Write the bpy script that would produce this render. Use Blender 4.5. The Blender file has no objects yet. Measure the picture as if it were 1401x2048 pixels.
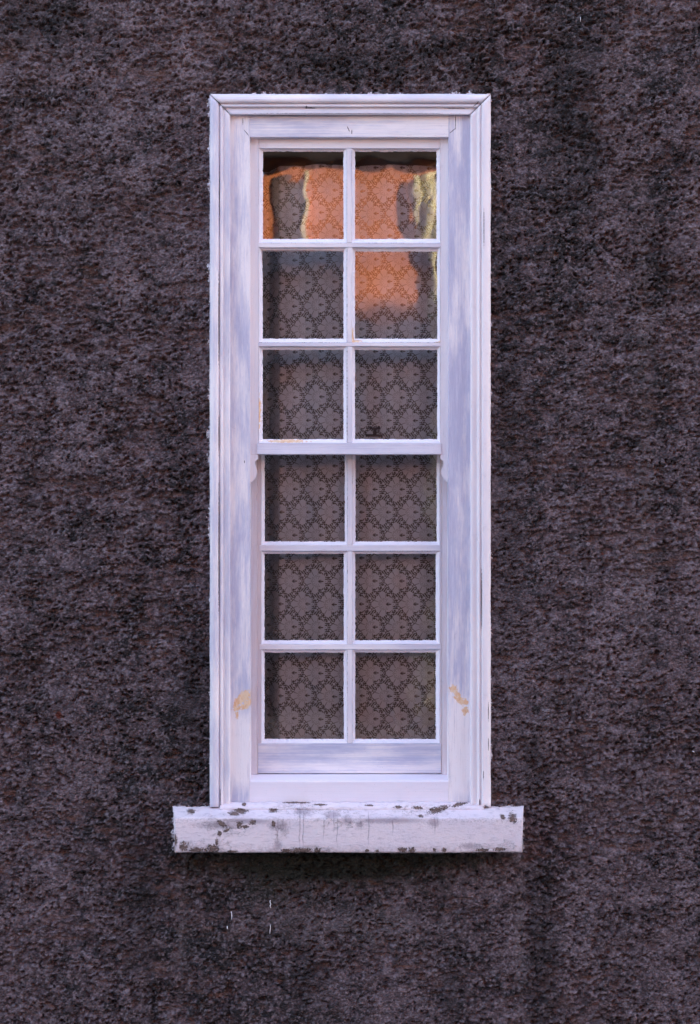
import bpy, bmesh, math, random
import numpy as np
from mathutils import Vector, noise as mnoise
R = math.radians
random.seed(7)
rng = np.random.RandomState(11)
C = bpy.context.scene
COL = C.collection

# ------------------------------------------------------------------ camera
S = 0.0015            # metres per photo pixel on the wall plane (1401 x 2048)
D = 5.0               # camera to wall
cam_d = bpy.data.cameras.new('camera')
cam = bpy.data.objects.new('camera', cam_d); COL.objects.link(cam)
cam.location = (0, -D, 0); cam.rotation_euler = (R(90), 0, 0)
cam_d.sensor_fit = 'VERTICAL'; cam_d.sensor_height = 24.0
cam_d.lens = 24.0 * D / (2048 * S)
cam_d.clip_end = 500
C.camera = cam

# ------------------------------------------------------------------ light
SUN_EL, SUN_AZ = R(30), R(38)      # azimuth from +x (along the street) towards +y (behind our wall)
w = bpy.data.worlds.new("World"); C.world = w; w.use_nodes = True
wn = w.node_tree; wn.nodes.clear()
sky = wn.nodes.new('ShaderNodeTexSky'); sky.sky_type = 'NISHITA'; sky.sun_disc = False
sky.sun_elevation = SUN_EL; sky.sun_rotation = R(90) - SUN_AZ
sky.dust_density = 1.5; sky.ozone_density = 1.0
mul = wn.nodes.new('ShaderNodeMix'); mul.data_type = 'RGBA'; mul.blend_type = 'MULTIPLY'
mul.inputs[0].default_value = 1.0; mul.inputs[7].default_value = (1.28, 1.07, 0.99, 1)
bg = wn.nodes.new('ShaderNodeBackground'); bg.inputs['Strength'].default_value = 0.15
wo = wn.nodes.new('ShaderNodeOutputWorld')
wn.links.new(sky.outputs[0], mul.inputs[6]); wn.links.new(mul.outputs[2], bg.inputs[0])
wn.links.new(bg.outputs[0], wo.inputs[0])
sd = bpy.data.lights.new('sun', 'SUN'); sd.energy = 5.0; sd.angle = R(0.5); sd.color = (1.0, 0.86, 0.68)
sun = bpy.data.objects.new('sun', sd); COL.objects.link(sun)
to_sun = Vector((math.cos(SUN_EL)*math.cos(SUN_AZ), math.cos(SUN_EL)*math.sin(SUN_AZ), math.sin(SUN_EL)))
sun.rotation_euler = to_sun.to_track_quat('Z', 'Y').to_euler()
vs = C.view_settings
vs.view_transform = 'Standard'; vs.look = 'None'; vs.gamma = 1.0; vs.use_curve_mapping = False
vs.exposure = 2.55

# ------------------------------------------------------------------ helpers
def W(px, py, y=0.0):
    k = S * (D + y) / D
    return Vector(((px - 700.5) * k, y, (1024 - py) * k))

def tag(o, label=None, cat=None, group=None, kind=None):
    if label: o['label'] = label
    if cat: o['category'] = cat
    if group: o['group'] = group
    if kind: o['kind'] = kind
    return o

def empty(name, loc):
    o = bpy.data.objects.new(name, None); COL.objects.link(o); o.location = loc
    o.empty_display_size = 0.1
    return o

def origin_of(p):
    v = Vector((0, 0, 0))
    while p is not None:
        v += p.location; p = p.parent
    return v

def link(name, me, mat, parent=None, smooth=False):
    """mesh given in world coordinates; stored relative to its parent"""
    o = bpy.data.objects.new(name, me); COL.objects.link(o)
    if mat: me.materials.append(mat)
    if parent is not None:
        off = origin_of(parent)
        n = len(me.vertices); co = np.empty(n * 3, 'f'); me.vertices.foreach_get('co', co)
        co = co.reshape(-1, 3) - np.array(off, 'f'); me.vertices.foreach_set('co', co.ravel())
        o.parent = parent
    if smooth:
        me.polygons.foreach_set('use_smooth', [True] * len(me.polygons))
    me.update()
    return o

def from_bm(bm, name):
    me = bpy.data.meshes.new(name); bmesh.ops.recalc_face_normals(bm, faces=bm.faces)
    bm.to_mesh(me); bm.free(); return me

def wobble(bm, amp=0.0006, f=14.0):
    for v in bm.verts:
        c = v.co
        v.co = c + Vector((mnoise.noise(c * f), mnoise.noise(c * f + Vector((31, 7, 3))), mnoise.noise(c * f + Vector((5, 51, 9))))) * amp \
                 + Vector((mnoise.noise(c * 60 + Vector((9, 9, 9))), 0.5*mnoise.noise(c * 70), mnoise.noise(c * 60))) * amp * 0.5

def board_mesh(px0, py0, px1, py1, yf, yb, bev=0.0012, wob=0.0006, nm='board'):
    """a wooden board whose front face (depth yf) spans the photo pixels given"""
    a = W(px0, py1, yf); b = W(px1, py0, yf)
    return box_mesh(a.x, yf, a.z, b.x, yb, b.z, bev, wob, nm)

def box_mesh(x0, y0, z0, x1, y1, z1, bev=0.0012, wob=0.0006, nm='board', seg=0.02):
    bm = bmesh.new(); bmesh.ops.create_cube(bm, size=1.0)
    for v in bm.verts:
        v.co = Vector((x0 + (v.co.x + .5) * (x1 - x0), y0 + (v.co.y + .5) * (y1 - y0), z0 + (v.co.z + .5) * (z1 - z0)))
    if bev: bmesh.ops.bevel(bm, geom=list(bm.edges), offset=bev, segments=2, affect='EDGES', profile=0.6)
    if seg:
        dx, dz = x1 - x0, z1 - z0
        if dx > dz: n = int(dx / seg); pts = [(Vector((x0 + dx * i / n, 0, 0)), Vector((1, 0, 0))) for i in range(1, n)] if n > 1 else []
        else: n = int(dz / seg); pts = [(Vector((0, 0, z0 + dz * i / n)), Vector((0, 0, 1))) for i in range(1, n)] if n > 1 else []
        for co, no in pts:
            bmesh.ops.bisect_plane(bm, geom=list(bm.verts) + list(bm.edges) + list(bm.faces), plane_co=co, plane_no=no)
    if wob: wobble(bm, wob)
    return from_bm(bm, nm)

def grid_mesh(X, Y, Z, nm='grid', cull=None):
    """X,Y,Z 2-D arrays -> quad grid"""
    h, wd = X.shape
    me = bpy.data.meshes.new(nm)
    co = np.stack([X, Y, Z], -1).reshape(-1, 3).astype('f')
    idx = np.arange(h * wd).reshape(h, wd)
    q = np.stack([idx[:-1, :-1], idx[:-1, 1:], idx[1:, 1:], idx[1:, :-1]], -1)
    if cull is not None: q = q[~cull]
    q = q.reshape(-1, 4)
    me.vertices.add(len(co)); me.vertices.foreach_set('co', co.ravel())
    me.loops.add(q.size); me.loops.foreach_set('vertex_index', q.ravel().astype('i'))
    me.polygons.add(len(q)); me.polygons.foreach_set('loop_start', (np.arange(len(q)) * 4).astype('i'))
    me.polygons.foreach_set('loop_total', np.full(len(q), 4, 'i'))
    me.update(calc_edges=True); me.validate()
    return me

def vnoise(X, Z, fx, fz, seed):
    """smooth value noise on arrays"""
    r = np.random.RandomState(seed); T = r.rand(256, 256)
    u = X * fx + 1000.3; v = Z * fz + 1000.7
    i = np.floor(u).astype(int); j = np.floor(v).astype(int); a = u - i; b = v - j
    a = a * a * (3 - 2 * a); b = b * b * (3 - 2 * b)
    g = lambda p, q: T[p % 256, q % 256]
    return (g(i, j) * (1 - a) + g(i + 1, j) * a) * (1 - b) + (g(i, j + 1) * (1 - a) + g(i + 1, j + 1) * a) * b

def tube_mesh(pts, rad, n=10, nm='tube', fl=None):
    """fl: random flattening/lumps"""
    bm = bmesh.new(); rings = []
    for k, p in enumerate(pts):
        p = Vector(p); t = (Vector(pts[min(k + 1, len(pts) - 1)]) - Vector(pts[max(k - 1, 0)])).normalized()
        a = t.cross(Vector((0, 1, 0.13))).normalized(); b = t.cross(a)
        r = rad[k] if hasattr(rad, '__len__') else rad
        rings.append([bm.verts.new(p + (a * math.cos(2 * math.pi * i / n) + b * math.sin(2 * math.pi * i / n)) * r * (1 + (fl or 0) * mnoise.noise(p * 9 + Vector((i, 0, 0))))) for i in range(n)])
    for r0, r1 in zip(rings, rings[1:]):
        for i in range(n): bm.faces.new((r0[i], r0[(i + 1) % n], r1[(i + 1) % n], r1[i]))
    bm.faces.new(rings[0]); bm.faces.new(rings[-1][::-1])
    return from_bm(bm, nm)

# ------------------------------------------------------------------ node expressions
class NT:
    def __init__(s, name):
        s.m = bpy.data.materials.new(name); s.m.use_nodes = True; s.t = s.m.node_tree; s.t.nodes.clear()
        s.out = s.t.nodes.new('ShaderNodeOutputMaterial')
        g = s.t.nodes.new('ShaderNodeNewGeometry'); s.geo = g
        sx = s.t.nodes.new('ShaderNodeSeparateXYZ'); s.t.links.new(g.outputs['Position'], sx.inputs[0])
        s.x, s.y, s.z = E(s, sx.outputs[0]), E(s, sx.outputs[1]), E(s, sx.outputs[2])
    def c(s, v): return E(s, v)
    def math(s, op, *a, clamp=False):
        if all(not isinstance(q.v if isinstance(q, E) else q, bpy.types.NodeSocket) for q in a) and False: pass
        n = s.t.nodes.new('ShaderNodeMath'); n.operation = op; n.use_clamp = clamp
        for i, q in enumerate(a):
            q = q.v if isinstance(q, E) else q
            if isinstance(q, bpy.types.NodeSocket): s.t.links.new(q, n.inputs[i])
            else: n.inputs[i].default_value = float(q)
        return E(s, n.outputs[0])
    def vec(s, x, y, z):
        n = s.t.nodes.new('ShaderNodeCombineXYZ')
        for i, q in enumerate((x, y, z)):
            q = q.v if isinstance(q, E) else q
            if isinstance(q, bpy.types.NodeSocket): s.t.links.new(q, n.inputs[i])
            else: n.inputs[i].default_value = float(q)
        return n.outputs[0]
    def noise(s, sx, sy, sz, detail=3, rough=.55, off=0, dist=0):
        n = s.t.nodes.new('ShaderNodeTexNoise'); n.inputs['Scale'].default_value = 1
        n.inputs['Detail'].default_value = detail; n.inputs['Roughness'].default_value = rough
        n.inputs['Distortion'].default_value = dist
        s.t.links.new(s.vec(s.x * sx + off, s.y * sy + off * .7, s.z * sz - off), n.inputs['Vector'])
        return E(s, n.outputs[0])
    def voro(s, sx, sy, sz, feature='F1', off=0):
        n = s.t.nodes.new('ShaderNodeTexVoronoi'); n.feature = feature; n.inputs['Scale'].default_value = 1
        s.t.links.new(s.vec(s.x * sx + off, s.y * sy, s.z * sz), n.inputs['Vector'])
        return E(s, n.outputs['Distance']), n.outputs['Color']
    def ramp(s, f, lo, hi):        # clamped linear step
        return s.math('MULTIPLY_ADD', f, 1.0 / (hi - lo), -lo / (hi - lo), clamp=True)
    def mix(s, fac, a, b):
        n = s.t.nodes.new('ShaderNodeMix'); n.data_type = 'RGBA'
        f = fac.v if isinstance(fac, E) else fac
        if isinstance(f, bpy.types.NodeSocket): s.t.links.new(f, n.inputs[0])
        else: n.inputs[0].default_value = f
        for q, i in ((a, 6), (b, 7)):
            if isinstance(q, bpy.types.NodeSocket): s.t.links.new(q, n.inputs[i])
            else: n.inputs[i].default_value = (*q, 1)
        return n.outputs[2]
    def bump(s, h, dist, strength=1.0, prev=None):
        n = s.t.nodes.new('ShaderNodeBump'); n.inputs['Distance'].default_value = dist; n.inputs['Strength'].default_value = strength
        s.t.links.new(h.v, n.inputs['Height'])
        if prev: s.t.links.new(prev, n.inputs['Normal'])
        return n.outputs[0]
    def principled(s, col, rough=.6, normal=None, spec=.4, metal=0):
        n = s.t.nodes.new('ShaderNodeBsdfPrincipled')
        if isinstance(col, bpy.types.NodeSocket): s.t.links.new(col, n.inputs['Base Color'])
        else: n.inputs['Base Color'].default_value = (*col, 1)
        if isinstance(rough, E): s.t.links.new(rough.v, n.inputs['Roughness'])
        else: n.inputs['Roughness'].default_value = rough
        n.inputs['Specular IOR Level'].default_value = spec; n.inputs['Metallic'].default_value = metal
        if normal: s.t.links.new(normal, n.inputs['Normal'])
        return n.outputs[0]
    def done(s, sh):
        s.t.links.new(sh, s.out.inputs[0]); return s.m
    def px(s, yd=0.0):     # surface coordinates in photo-pixel-sized units (1.5 mm)
        k = D / (S * (D + yd)); return s.x * k + 700.5, s.z * (-k) + 1024
    def blobs(s, P, Q, lst, n, rag=.9, sharp=4):
        """union of ragged ellipses"""
        m = None
        for b in lst:
            cx, cy, rx, ry = b[:4]; a = R(b[4]) if len(b) > 4 else 0
            u = P - cx; v = Q - cy
            if a:
                u, v = u * math.cos(a) + v * math.sin(a), v * math.cos(a) - u * math.sin(a)
            u = u * (1 / rx); v = v * (1 / ry)
            d = s.math('SQRT', u * u + v * v)
            m = d if m is None else s.math('MINIMUM', m, d)
        return s.math('MULTIPLY', 1 - (m + (n - .5) * 2 * rag), sharp, clamp=True)

class E:
    def __init__(s, t, v): s.t, s.v = t, v
    def __add__(s, o): return s.t.math('ADD', s, o)
    __radd__ = __add__
    def __mul__(s, o): return s.t.math('MULTIPLY', s, o)
    __rmul__ = __mul__
    def __sub__(s, o): return s.t.math('SUBTRACT', s, o)
    def __rsub__(s, o): return s.t.math('SUBTRACT', o, s)
    def __lt__(s, o): return s.t.math('LESS_THAN', s, o)
    def __gt__(s, o): return s.t.math('GREATER_THAN', s, o)
    def abs(s): return s.t.math('ABSOLUTE', s)
    def max(s, o): return s.t.math('MAXIMUM', s, o)
    def min(s, o): return s.t.math('MINIMUM', s, o)

# ------------------------------------------------------------------ materials
def paint_mat(name, axis='v', streak=.6, white=(.87, .81, .82), blue=(.45, .45, .60), patches=(), solid=(), grime=.25, tan=(), seed=0, flake=0.0, cracks=()):
    t = NT(name); P, Q = t.px(0.02)
    lo, hi = (3.0, 130.0)
    sc = (hi, 60, lo) if axis == 'v' else (lo, 60, hi)
    fine = t.noise(sc[0] * 1.0, 60, sc[2] * 2.0, 6, .85, seed + 3)
    mid = t.noise(sc[0] * .5, 20, sc[2] * 1.6, 6, .8, seed + 9, .2)
    big = t.noise(*((22, 8, 5) if axis == 'v' else (5, 8, 22)), 4, .65, seed + 21)
    big2 = t.noise(*((8, 8, 2.4) if axis == 'v' else (2.4, 8, 8)), 2, .5, seed + 27)
    f = t.ramp(fine * .8 + mid * .5 - .15 + (big - .5) * .55 + (big2 - .5) * .6, .40, .60) * streak
    if solid:      # areas freshly painted over
        sn = t.noise(40, 40, 14, 4, .6, 5)
        f = f * (1 - t.blobs(P, Q, solid, sn, .25, 3))
    if patches:    # bare bluish primer
        pn = t.noise(*( (60, 40, 12) if axis == 'v' else (12, 40, 60)), 4, .65, 15)
        f = f.max(t.blobs(P, Q, patches, pn, .6, 1.2) * .9)
    col = t.mix(f, white, blue)
    # faint brush variation
    col = t.mix(t.ramp(fine, .50, .66) * .45, col, (.88, .85, .89))
    col = t.mix(t.ramp(1 - fine, .52, .68) * .5 * streak, col, (.34, .33, .45))
    # warm dirt and hairline cracks
    dn = t.noise(26, 26, 26, 5, .7, 40 + seed)
    col = t.mix(t.ramp(dn, .58, .75) * grime, col, (.42, .36, .38))
    ck = t.noise(*((240, 90, 9) if axis == 'v' else (9, 90, 240)), 3, .7, 55 + seed)
    ckm = t.ramp(ck, .70, .74) * t.ramp(t.noise(9, 9, 9, 2, .5, 61 + seed), .50, .62)
    col = t.mix(ckm * .8, col, (.16, .13, .15))
    speck, _ = t.voro(150, 150, 150); sm = t.ramp(1 - speck, .90, .93) * t.ramp(t.noise(14, 14, 14, 2, .5, 71 + seed), .5, .6)
    col = t.mix(sm * .7, col, (.2, .15, .14))
    fl = None
    if flake:
        fn = t.noise(90, 90, 90, 5, .7, 88 + seed); fl = t.ramp(fn, .66 - flake * .1, .68 - flake * .1)
        col = t.mix(fl, col, (.17, .15, .14))
    if tan:
        tn = t.noise(130, 100, 130, 5, .75, 33)
        tm = t.blobs(P, Q, tan, tn, 1.7, 6)
        tc = t.mix(t.ramp(t.noise(110, 60, 50, 3, .6, 12), .4, .6), (.74, .42, .20), (.80, .58, .36))
        col = t.mix(tm * .9, col, tc)
    if cracks:
        cm = t.blobs(P, Q, cracks, t.noise(160, 90, 160, 4, .7, 93), .9, 4)
        col = t.mix(cm * .85, col, (.10, .075, .085)); ckm = ckm.max(cm)
    h = fine * .6 + mid * .7 + dn * .4 - ckm * 2
    nb = t.bump(h, .0010, .9)
    nb = t.bump(t.noise(*((22, 20, 5) if axis == 'v' else (5, 20, 22)), 2, .5, 7), .003, .5, nb)
    return t.done(t.principled(col, .5, nb, .35))

UPP = [(485, 1520, 60, 110), (920, 1500, 60, 100), (700, 1600, 400, 60)]
TAN = [(482, 1398, 8, 22, 40), (494, 1392, 8, 12, 10), (497, 1405, 10, 8, 0), (476, 1417, 8, 5, 0), (490, 1412, 9, 6, 0), (475, 1428, 4, 9, 0),
       (906, 1378, 9, 8, 30), (916, 1390, 8, 6, 40), (922, 1400, 12, 7, 35), (929, 1404, 7, 7, 0), (930, 1420, 6, 9, 20), (912, 1395, 9, 3, 30)]
M = {}
M['lining_v'] = paint_mat('paint_lining_vertical', 'v', .95, solid=[(485, 1500, 50, 90), (925, 1500, 60, 115)], tan=TAN, grime=.12, cracks=[(911, 246, .9, 17), (905, 264, .8, 8, 50), (487, 245, .8, 7), (494, 268, .8, 9, -40), (458.5, 900, .8, 60), (941, 700, .8, 70), (490, 924, 1, 3), (517, 1495, 1, 10)])
M['lining_h'] = paint_mat('paint_lining_horizontal', 'h', .9, seed=4, grime=.1, cracks=[(697, 260, 1, 7, -25), (704, 266, 1, 5), (560, 233, 60, .7)])
M['sill_h'] = paint_mat('paint_bottom_frame', 'h', .12, white=(.84, .78, .84), seed=6, grime=.06)
M['arch_l'] = paint_mat('paint_architrave_streaky', 'v', .75, seed=2, grime=.2, cracks=[(440, 1100, .9, 130), (440, 640, .9, 90), (441, 400, .9, 60), (443, 1590, .9, 20), (430, 1612, 12, 2), (440, 870, .7, 40)])
M['arch_r'] = paint_mat('paint_architrave_clean', 'v', .25, seed=8, grime=.25, cracks=[(975, 1420, .9, 20), (975, 1485, .9, 14), (958, 1600, 1.6, 8), (972, 1610, 6, 4, 40), (965, 1545, .8, 10), (966, 460, .7, 40), (962, 1200, .7, 60)])
M['arch_t'] = paint_mat('paint_architrave_head', 'h', .5, seed=5, grime=.22, cracks=[(622, 221, 13, 1.2), (614, 220, 2, 3), (910, 222, 26, .8), (950, 215, 8, 1.2, -40), (440, 212, 5, 1, 40), (700, 232, 200, .7)])
M['stile'] = paint_mat('paint_sash_stile', 'v', .3, seed=11, grime=.2)
M['stile_shaded'] = paint_mat('paint_lower_stile_shaded', 'v', .35, white=(.70, .60, .61), seed=13, grime=.3)  # darker pinkish white: shade behind the horns put into the paint colour
M['rail'] = paint_mat('paint_sash_rail', 'h', .35, seed=12, grime=.2)
M['meet'] = paint_mat('paint_meeting_rail', 'h', .85, seed=14, grime=.1, white=(.76, .74, .82))
M['low_rail'] = paint_mat('paint_bottom_rail', 'h', 1.0, seed=15, grime=.15, blue=(.46, .47, .62))
M['bar_h'] = paint_mat('paint_glazing_bar_horizontal', 'h', .5, seed=16, grime=.2)
M['bar_v'] = paint_mat('paint_glazing_bar_vertical', 'v', .55, seed=17, grime=.2)
M['putty'] = paint_mat('paint_putty', 'v', .1, white=(.84, .80, .86), seed=18, grime=.18,
                       tan=[(518, 825, 4, 34), (575, 882, 42, 3.5), (704, 668, 4, 14), (712, 682, 12, 3), (880, 684, 8, 3)])

def masonry_sill_mat():
    t = NT('painted_stone_sill'); P, Q = t.px(-0.08)
    n = t.noise(70, 60, 70, 5, .7, 3); n2 = t.noise(240, 200, 240, 4, .7, 8)
    big = t.noise(5, 5, 8, 3, .5, 2)
    col = t.mix(t.ramp(big, .4, .65) * .5, (.79, .70, .73), (.68, .62, .70))
    hz = t.noise(35, 30, 170, 4, .7, 6, .6)
    col = t.mix(t.ramp(hz, .54, .66) * .45, col, (.40, .34, .40))
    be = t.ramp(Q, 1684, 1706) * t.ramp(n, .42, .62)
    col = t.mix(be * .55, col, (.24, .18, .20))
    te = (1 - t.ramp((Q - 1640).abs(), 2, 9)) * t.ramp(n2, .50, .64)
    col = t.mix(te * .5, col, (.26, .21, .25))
    # dirty drips below the front edge
    drip = None
    wob = (t.noise(1, 1, 28, 2, .5, 1) - .5) * 9
    for (dx, a, b, wd) in ((556, 1640, 1682, 1.4), (566, 1636, 1664, 1.2), (580, 1640, 1656, 1), (600, 1625, 1692, 1.8), (607, 1630, 1694, 1.6), (648, 1638, 1680, 1.3),
                           (668, 1628, 1662, 1.4), (675, 1636, 1694, 1.2), (702, 1638, 1650, 1.6), (722, 1640, 1660, 2), (738, 1630, 1688, 1.6), (786, 1640, 1668, 1.8),
                           (870, 1636, 1666, 2), (876, 1636, 1652, 1.6)):
        d = t.math('MULTIPLY', 1 - ((P - dx + wob).abs() * (1 / wd)), .9, clamp=True)
        d = d * t.ramp(Q, a - 3, a + 3) * (1 - t.ramp(Q, b - 14, b + 4))
        drip = d if drip is None else drip.max(d)
    col = t.mix(drip * .75 * t.ramp(n, .25, .5), col, (.20, .16, .19))
    st = t.blobs(P, Q, [(605, 1627, 24, 7), (720, 1648, 10, 9), (548, 1650, 14, 12), (560, 1652, 24, 12), (694, 1640, 14, 10), (665, 1632, 20, 6),
                        (868, 1645, 16, 12), (556, 1690, 10, 14), (440, 1650, 60, 10), (500, 1642, 60, 6), (940, 1692, 30, 8), (780, 1640, 80, 8)], n2, 1.1, 1.6)
    col = t.mix(st * .55, col, (.22, .17, .21))
    # paint lost down to the stone
    chips = t.blobs(P, Q, [(444, 1647, 12, 5, 35), (455, 1659, 9, 3, -30), (440, 1667, 5, 6), (480, 1648, 7, 8), (489, 1652, 10, 4), (506, 1645, 7, 6, -40),
                           (548, 1647, 4, 7), (368, 1692, 10, 10), (395, 1699, 22, 5), (426, 1697, 14, 9), (434, 1684, 3, 10), (465, 1702, 12, 3), (480, 1627, 16, 4), (468, 1630, 14, 3),
                           (486, 1617, 5, 3), (380, 1628, 9, 3), (545, 1626, 9, 4), (575, 1701, 12, 4), (605, 1700, 26, 6), (635, 1700, 8, 6), (735, 1701, 5, 3), (806, 1699, 10, 6), (824, 1699, 9, 6),
                           (888, 1699, 5, 5), (870, 1699, 4, 4), (1026, 1637, 9, 8), (1006, 1635, 6, 4), (965, 1700, 14, 4), (798, 1621, 8, 3), (838, 1622, 12, 3), (880, 1624, 26, 5, -12), (920, 1617, 18, 3, -10),
                           (1035, 1619, 14, 3), (755, 1701, 4, 3), (842, 1633, 6, 2), (640, 1617, 14, 1.6), (590, 1614, 30, 1.5), (740, 1618, 10, 1.5), (1000, 1698, 12, 4), (352, 1680, 4, 14)], n * .35 + n2 * .65 - .04 + .07, 2.3, 12)
    crk = (t.noise(30, 30, 60, 5, .75, 91) - .5).abs()
    chips = chips.max((crk < .006) * t.blobs(P, Q, [(460, 1650, 60, 24), (600, 1625, 60, 12), (690, 1640, 60, 22), (420, 1690, 60, 14), (620, 1698, 60, 10), (850, 1625, 70, 10), (1000, 1690, 50, 12), (560, 1660, 20, 30)], n, .6, 3) * .8)
    cc = t.mix(t.ramp(n2, .4, .6), (.09, .062, .058), (.24, .17, .145))
    col = t.mix(chips, col, cc)
    h = n2 * .5 + n * .8 + hz * .4 - chips * 1.2
    return t.done(t.principled(col, .65, t.bump(h, .0032, 1.0), .3))
M['stone'] = masonry_sill_mat()

def wall_mat():
    t = NT('dark_roughcast'); P, Q = t.px(0)
    a = t.noise(75, 70, 90, 6, .75, 1, .2)
    b = t.noise(280, 260, 280, 5, .75, 2)
    l = t.noise(7.0, 7, 11, 5, .65, 3)
    ll = t.noise(1.1, 1, .9, 2, .5, 4)
    vst = t.noise(9, 5, 1.0, 4, .6, 71)
    lump = t.noise(26, 26, 40, 4, .6, 73, .6)
    f = a * .52 + b * .22 + (l - .5) * .75 + (ll - .5) * .35 + (vst - .5) * .45 + (lump - .5) * .55 + .245
    f = f - t.blobs(P, Q, [(1030, 560, 50, 420), (1060, 1000, 70, 300), (1180, 350, 80, 330), (1010, 1500, 60, 140), (1100, 1780, 40, 300), (310, 1850, 40, 230), (330, 1500, 110, 160), (390, 1550, 50, 110), (100, 30, 200, 60), (1180, 60, 160, 120)],
                    t.noise(6, 6, 4, 4, .6, 9), .6, .6) * .11
    f = f + t.blobs(P, Q, [(360, 1900, 22, 220), (1300, 700, 26, 700), (700, 1950, 300, 60), (250, 650, 180, 260)], t.noise(7, 6, 3, 4, .6, 19), .7, .6) * .08
    dark = (.014, .009, .010); mid = (.094, .064, .071); lite = (.215, .160, .174)
    c = t.mix(t.ramp(f, .485, .605), dark, mid)
    c = t.mix(t.ramp(f, .64, .86), c, lite)
    ga = t.t.nodes.new('ShaderNodeAttribute'); ga.attribute_name = 'grain'; g1 = E(t, ga.outputs['Fac'])
    c = t.mix(t.ramp(g1, .55, 1.0) * .50, c, (.30, .255, .28)); c = t.mix(t.ramp(1 - g1, .55, .95) * .55, c, (.012, .012, .014))
    br = t.noise(16, 16, 60, 5, .7, 6, .5)
    ra = t.t.nodes.new('ShaderNodeAttribute'); ra.attribute_name = 'rust'
    c = t.mix(E(t, ra.outputs['Fac']) * t.ramp(br, .50, .66) * .7, c, (.13, .058, .040))
    c = t.mix(t.ramp(br, .56, .68) * t.ramp(t.noise(2.5, 2, 2.5, 2, .5, 12), .42, .62) * .3, c, (.15, .080, .060))
    bl = t.noise(34, 34, 34, 3, .6, 14)
    c = t.mix(t.ramp(bl, .66, .74) * .6, c, (.018, .026, .036))
    sn = t.noise(10, 8, 3.0, 5, .65, 81); sn2 = t.noise(60, 50, 60, 4, .7, 83)
    damp = t.blobs(P, Q, [(1020, 900, 45, 640), (1085, 1880, 42, 260), (1160, 230, 90, 330), (285, 1840, 55, 260), (385, 1400, 50, 230), (1075, 1560, 40, 130), (60, 40, 220, 70), (700, 120, 300, 60), (620, 1960, 60, 120), (900, 1990, 40, 90)],
                   sn * .7 + sn2 * .3, 1.0, 1.1)
    c = t.mix(damp * .52, c, (.013, .010, .012))
    pale = t.blobs(P, Q, [(362, 1880, 18, 200), (1040, 1860, 14, 220), (1290, 900, 24, 800), (700, 1850, 260, 60)], sn * .6 + sn2 * .4, .9, 1.1)
    c = t.mix(pale * .35, c, (.17, .135, .138))
    # mossy damp under the sill and beside it, and the sill's painted shadow
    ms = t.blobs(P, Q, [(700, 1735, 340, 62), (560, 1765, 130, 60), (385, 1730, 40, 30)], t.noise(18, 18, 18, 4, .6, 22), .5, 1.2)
    sill_shade = t.blobs(P, Q, [(697, 1716, 352, 30), (640, 1735, 240, 32)], t.noise(28, 25, 28, 4, .65, 23), .45, 2.5)  # near-black band: the sill's cast shadow painted into the moss
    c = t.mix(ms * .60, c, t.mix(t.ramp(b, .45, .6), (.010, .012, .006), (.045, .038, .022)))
    c = t.mix(sill_shade * .9, c, t.mix(t.ramp(b, .5, .62), (.006, .007, .004), (.022, .026, .010)))
    c = t.mix(t.blobs(P, Q, [(118, 1430, 7, 8)], b, .5, 4), c, (.10, .02, .012))
    # mineral glints, painted into the colour as pale specks
    v, vc = t.voro(150, 150, 150, off=4)
    gl = t.ramp(1 - v, .87, .93) * t.ramp(t.noise(30, 30, 30, 2, .5, 31), .60, .68)
    c = t.mix(gl, c, (.5, .48, .58))
    # overspill of white window paint on the stones next to the frame
    dx = (P - 701).abs() - 281; dz = (Q - 900).abs() - 712
    dd = dx.max(dz)
    pn = t.noise(95, 90, 95, 4, .7, 44); pb = t.noise(14, 12, 14, 2, .5, 45)
    edge = t.ramp(pn + (pb - .5) * 1.1 - dd * .034, .57, .59)
    c = t.mix(edge * (dd < 6.5), c, (.74, .70, .76))
    dx = (P - 697).abs() - 351; dz = (Q - 1660).abs() - 46; dd = dx.max(dz)
    edge = t.ramp(pn + (pb - .5) * .6 - dd * .03, .50, .53)
    c = t.mix(edge * (dd < 5) * (1 - t.ramp(Q, 1700, 1708)), c, (.70, .66, .72))
    vp, _ = t.voro(125, 125, 150, off=2)
    h = a * .6 + b * .5 - vp * .9 + t.noise(600, 600, 700, 3, .7, 50) * .25
    nb = t.bump(h, .005, 1.0)
    return t.done(t.principled(c, .72, nb, .35))
M['wall'] = wall_mat()

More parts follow.
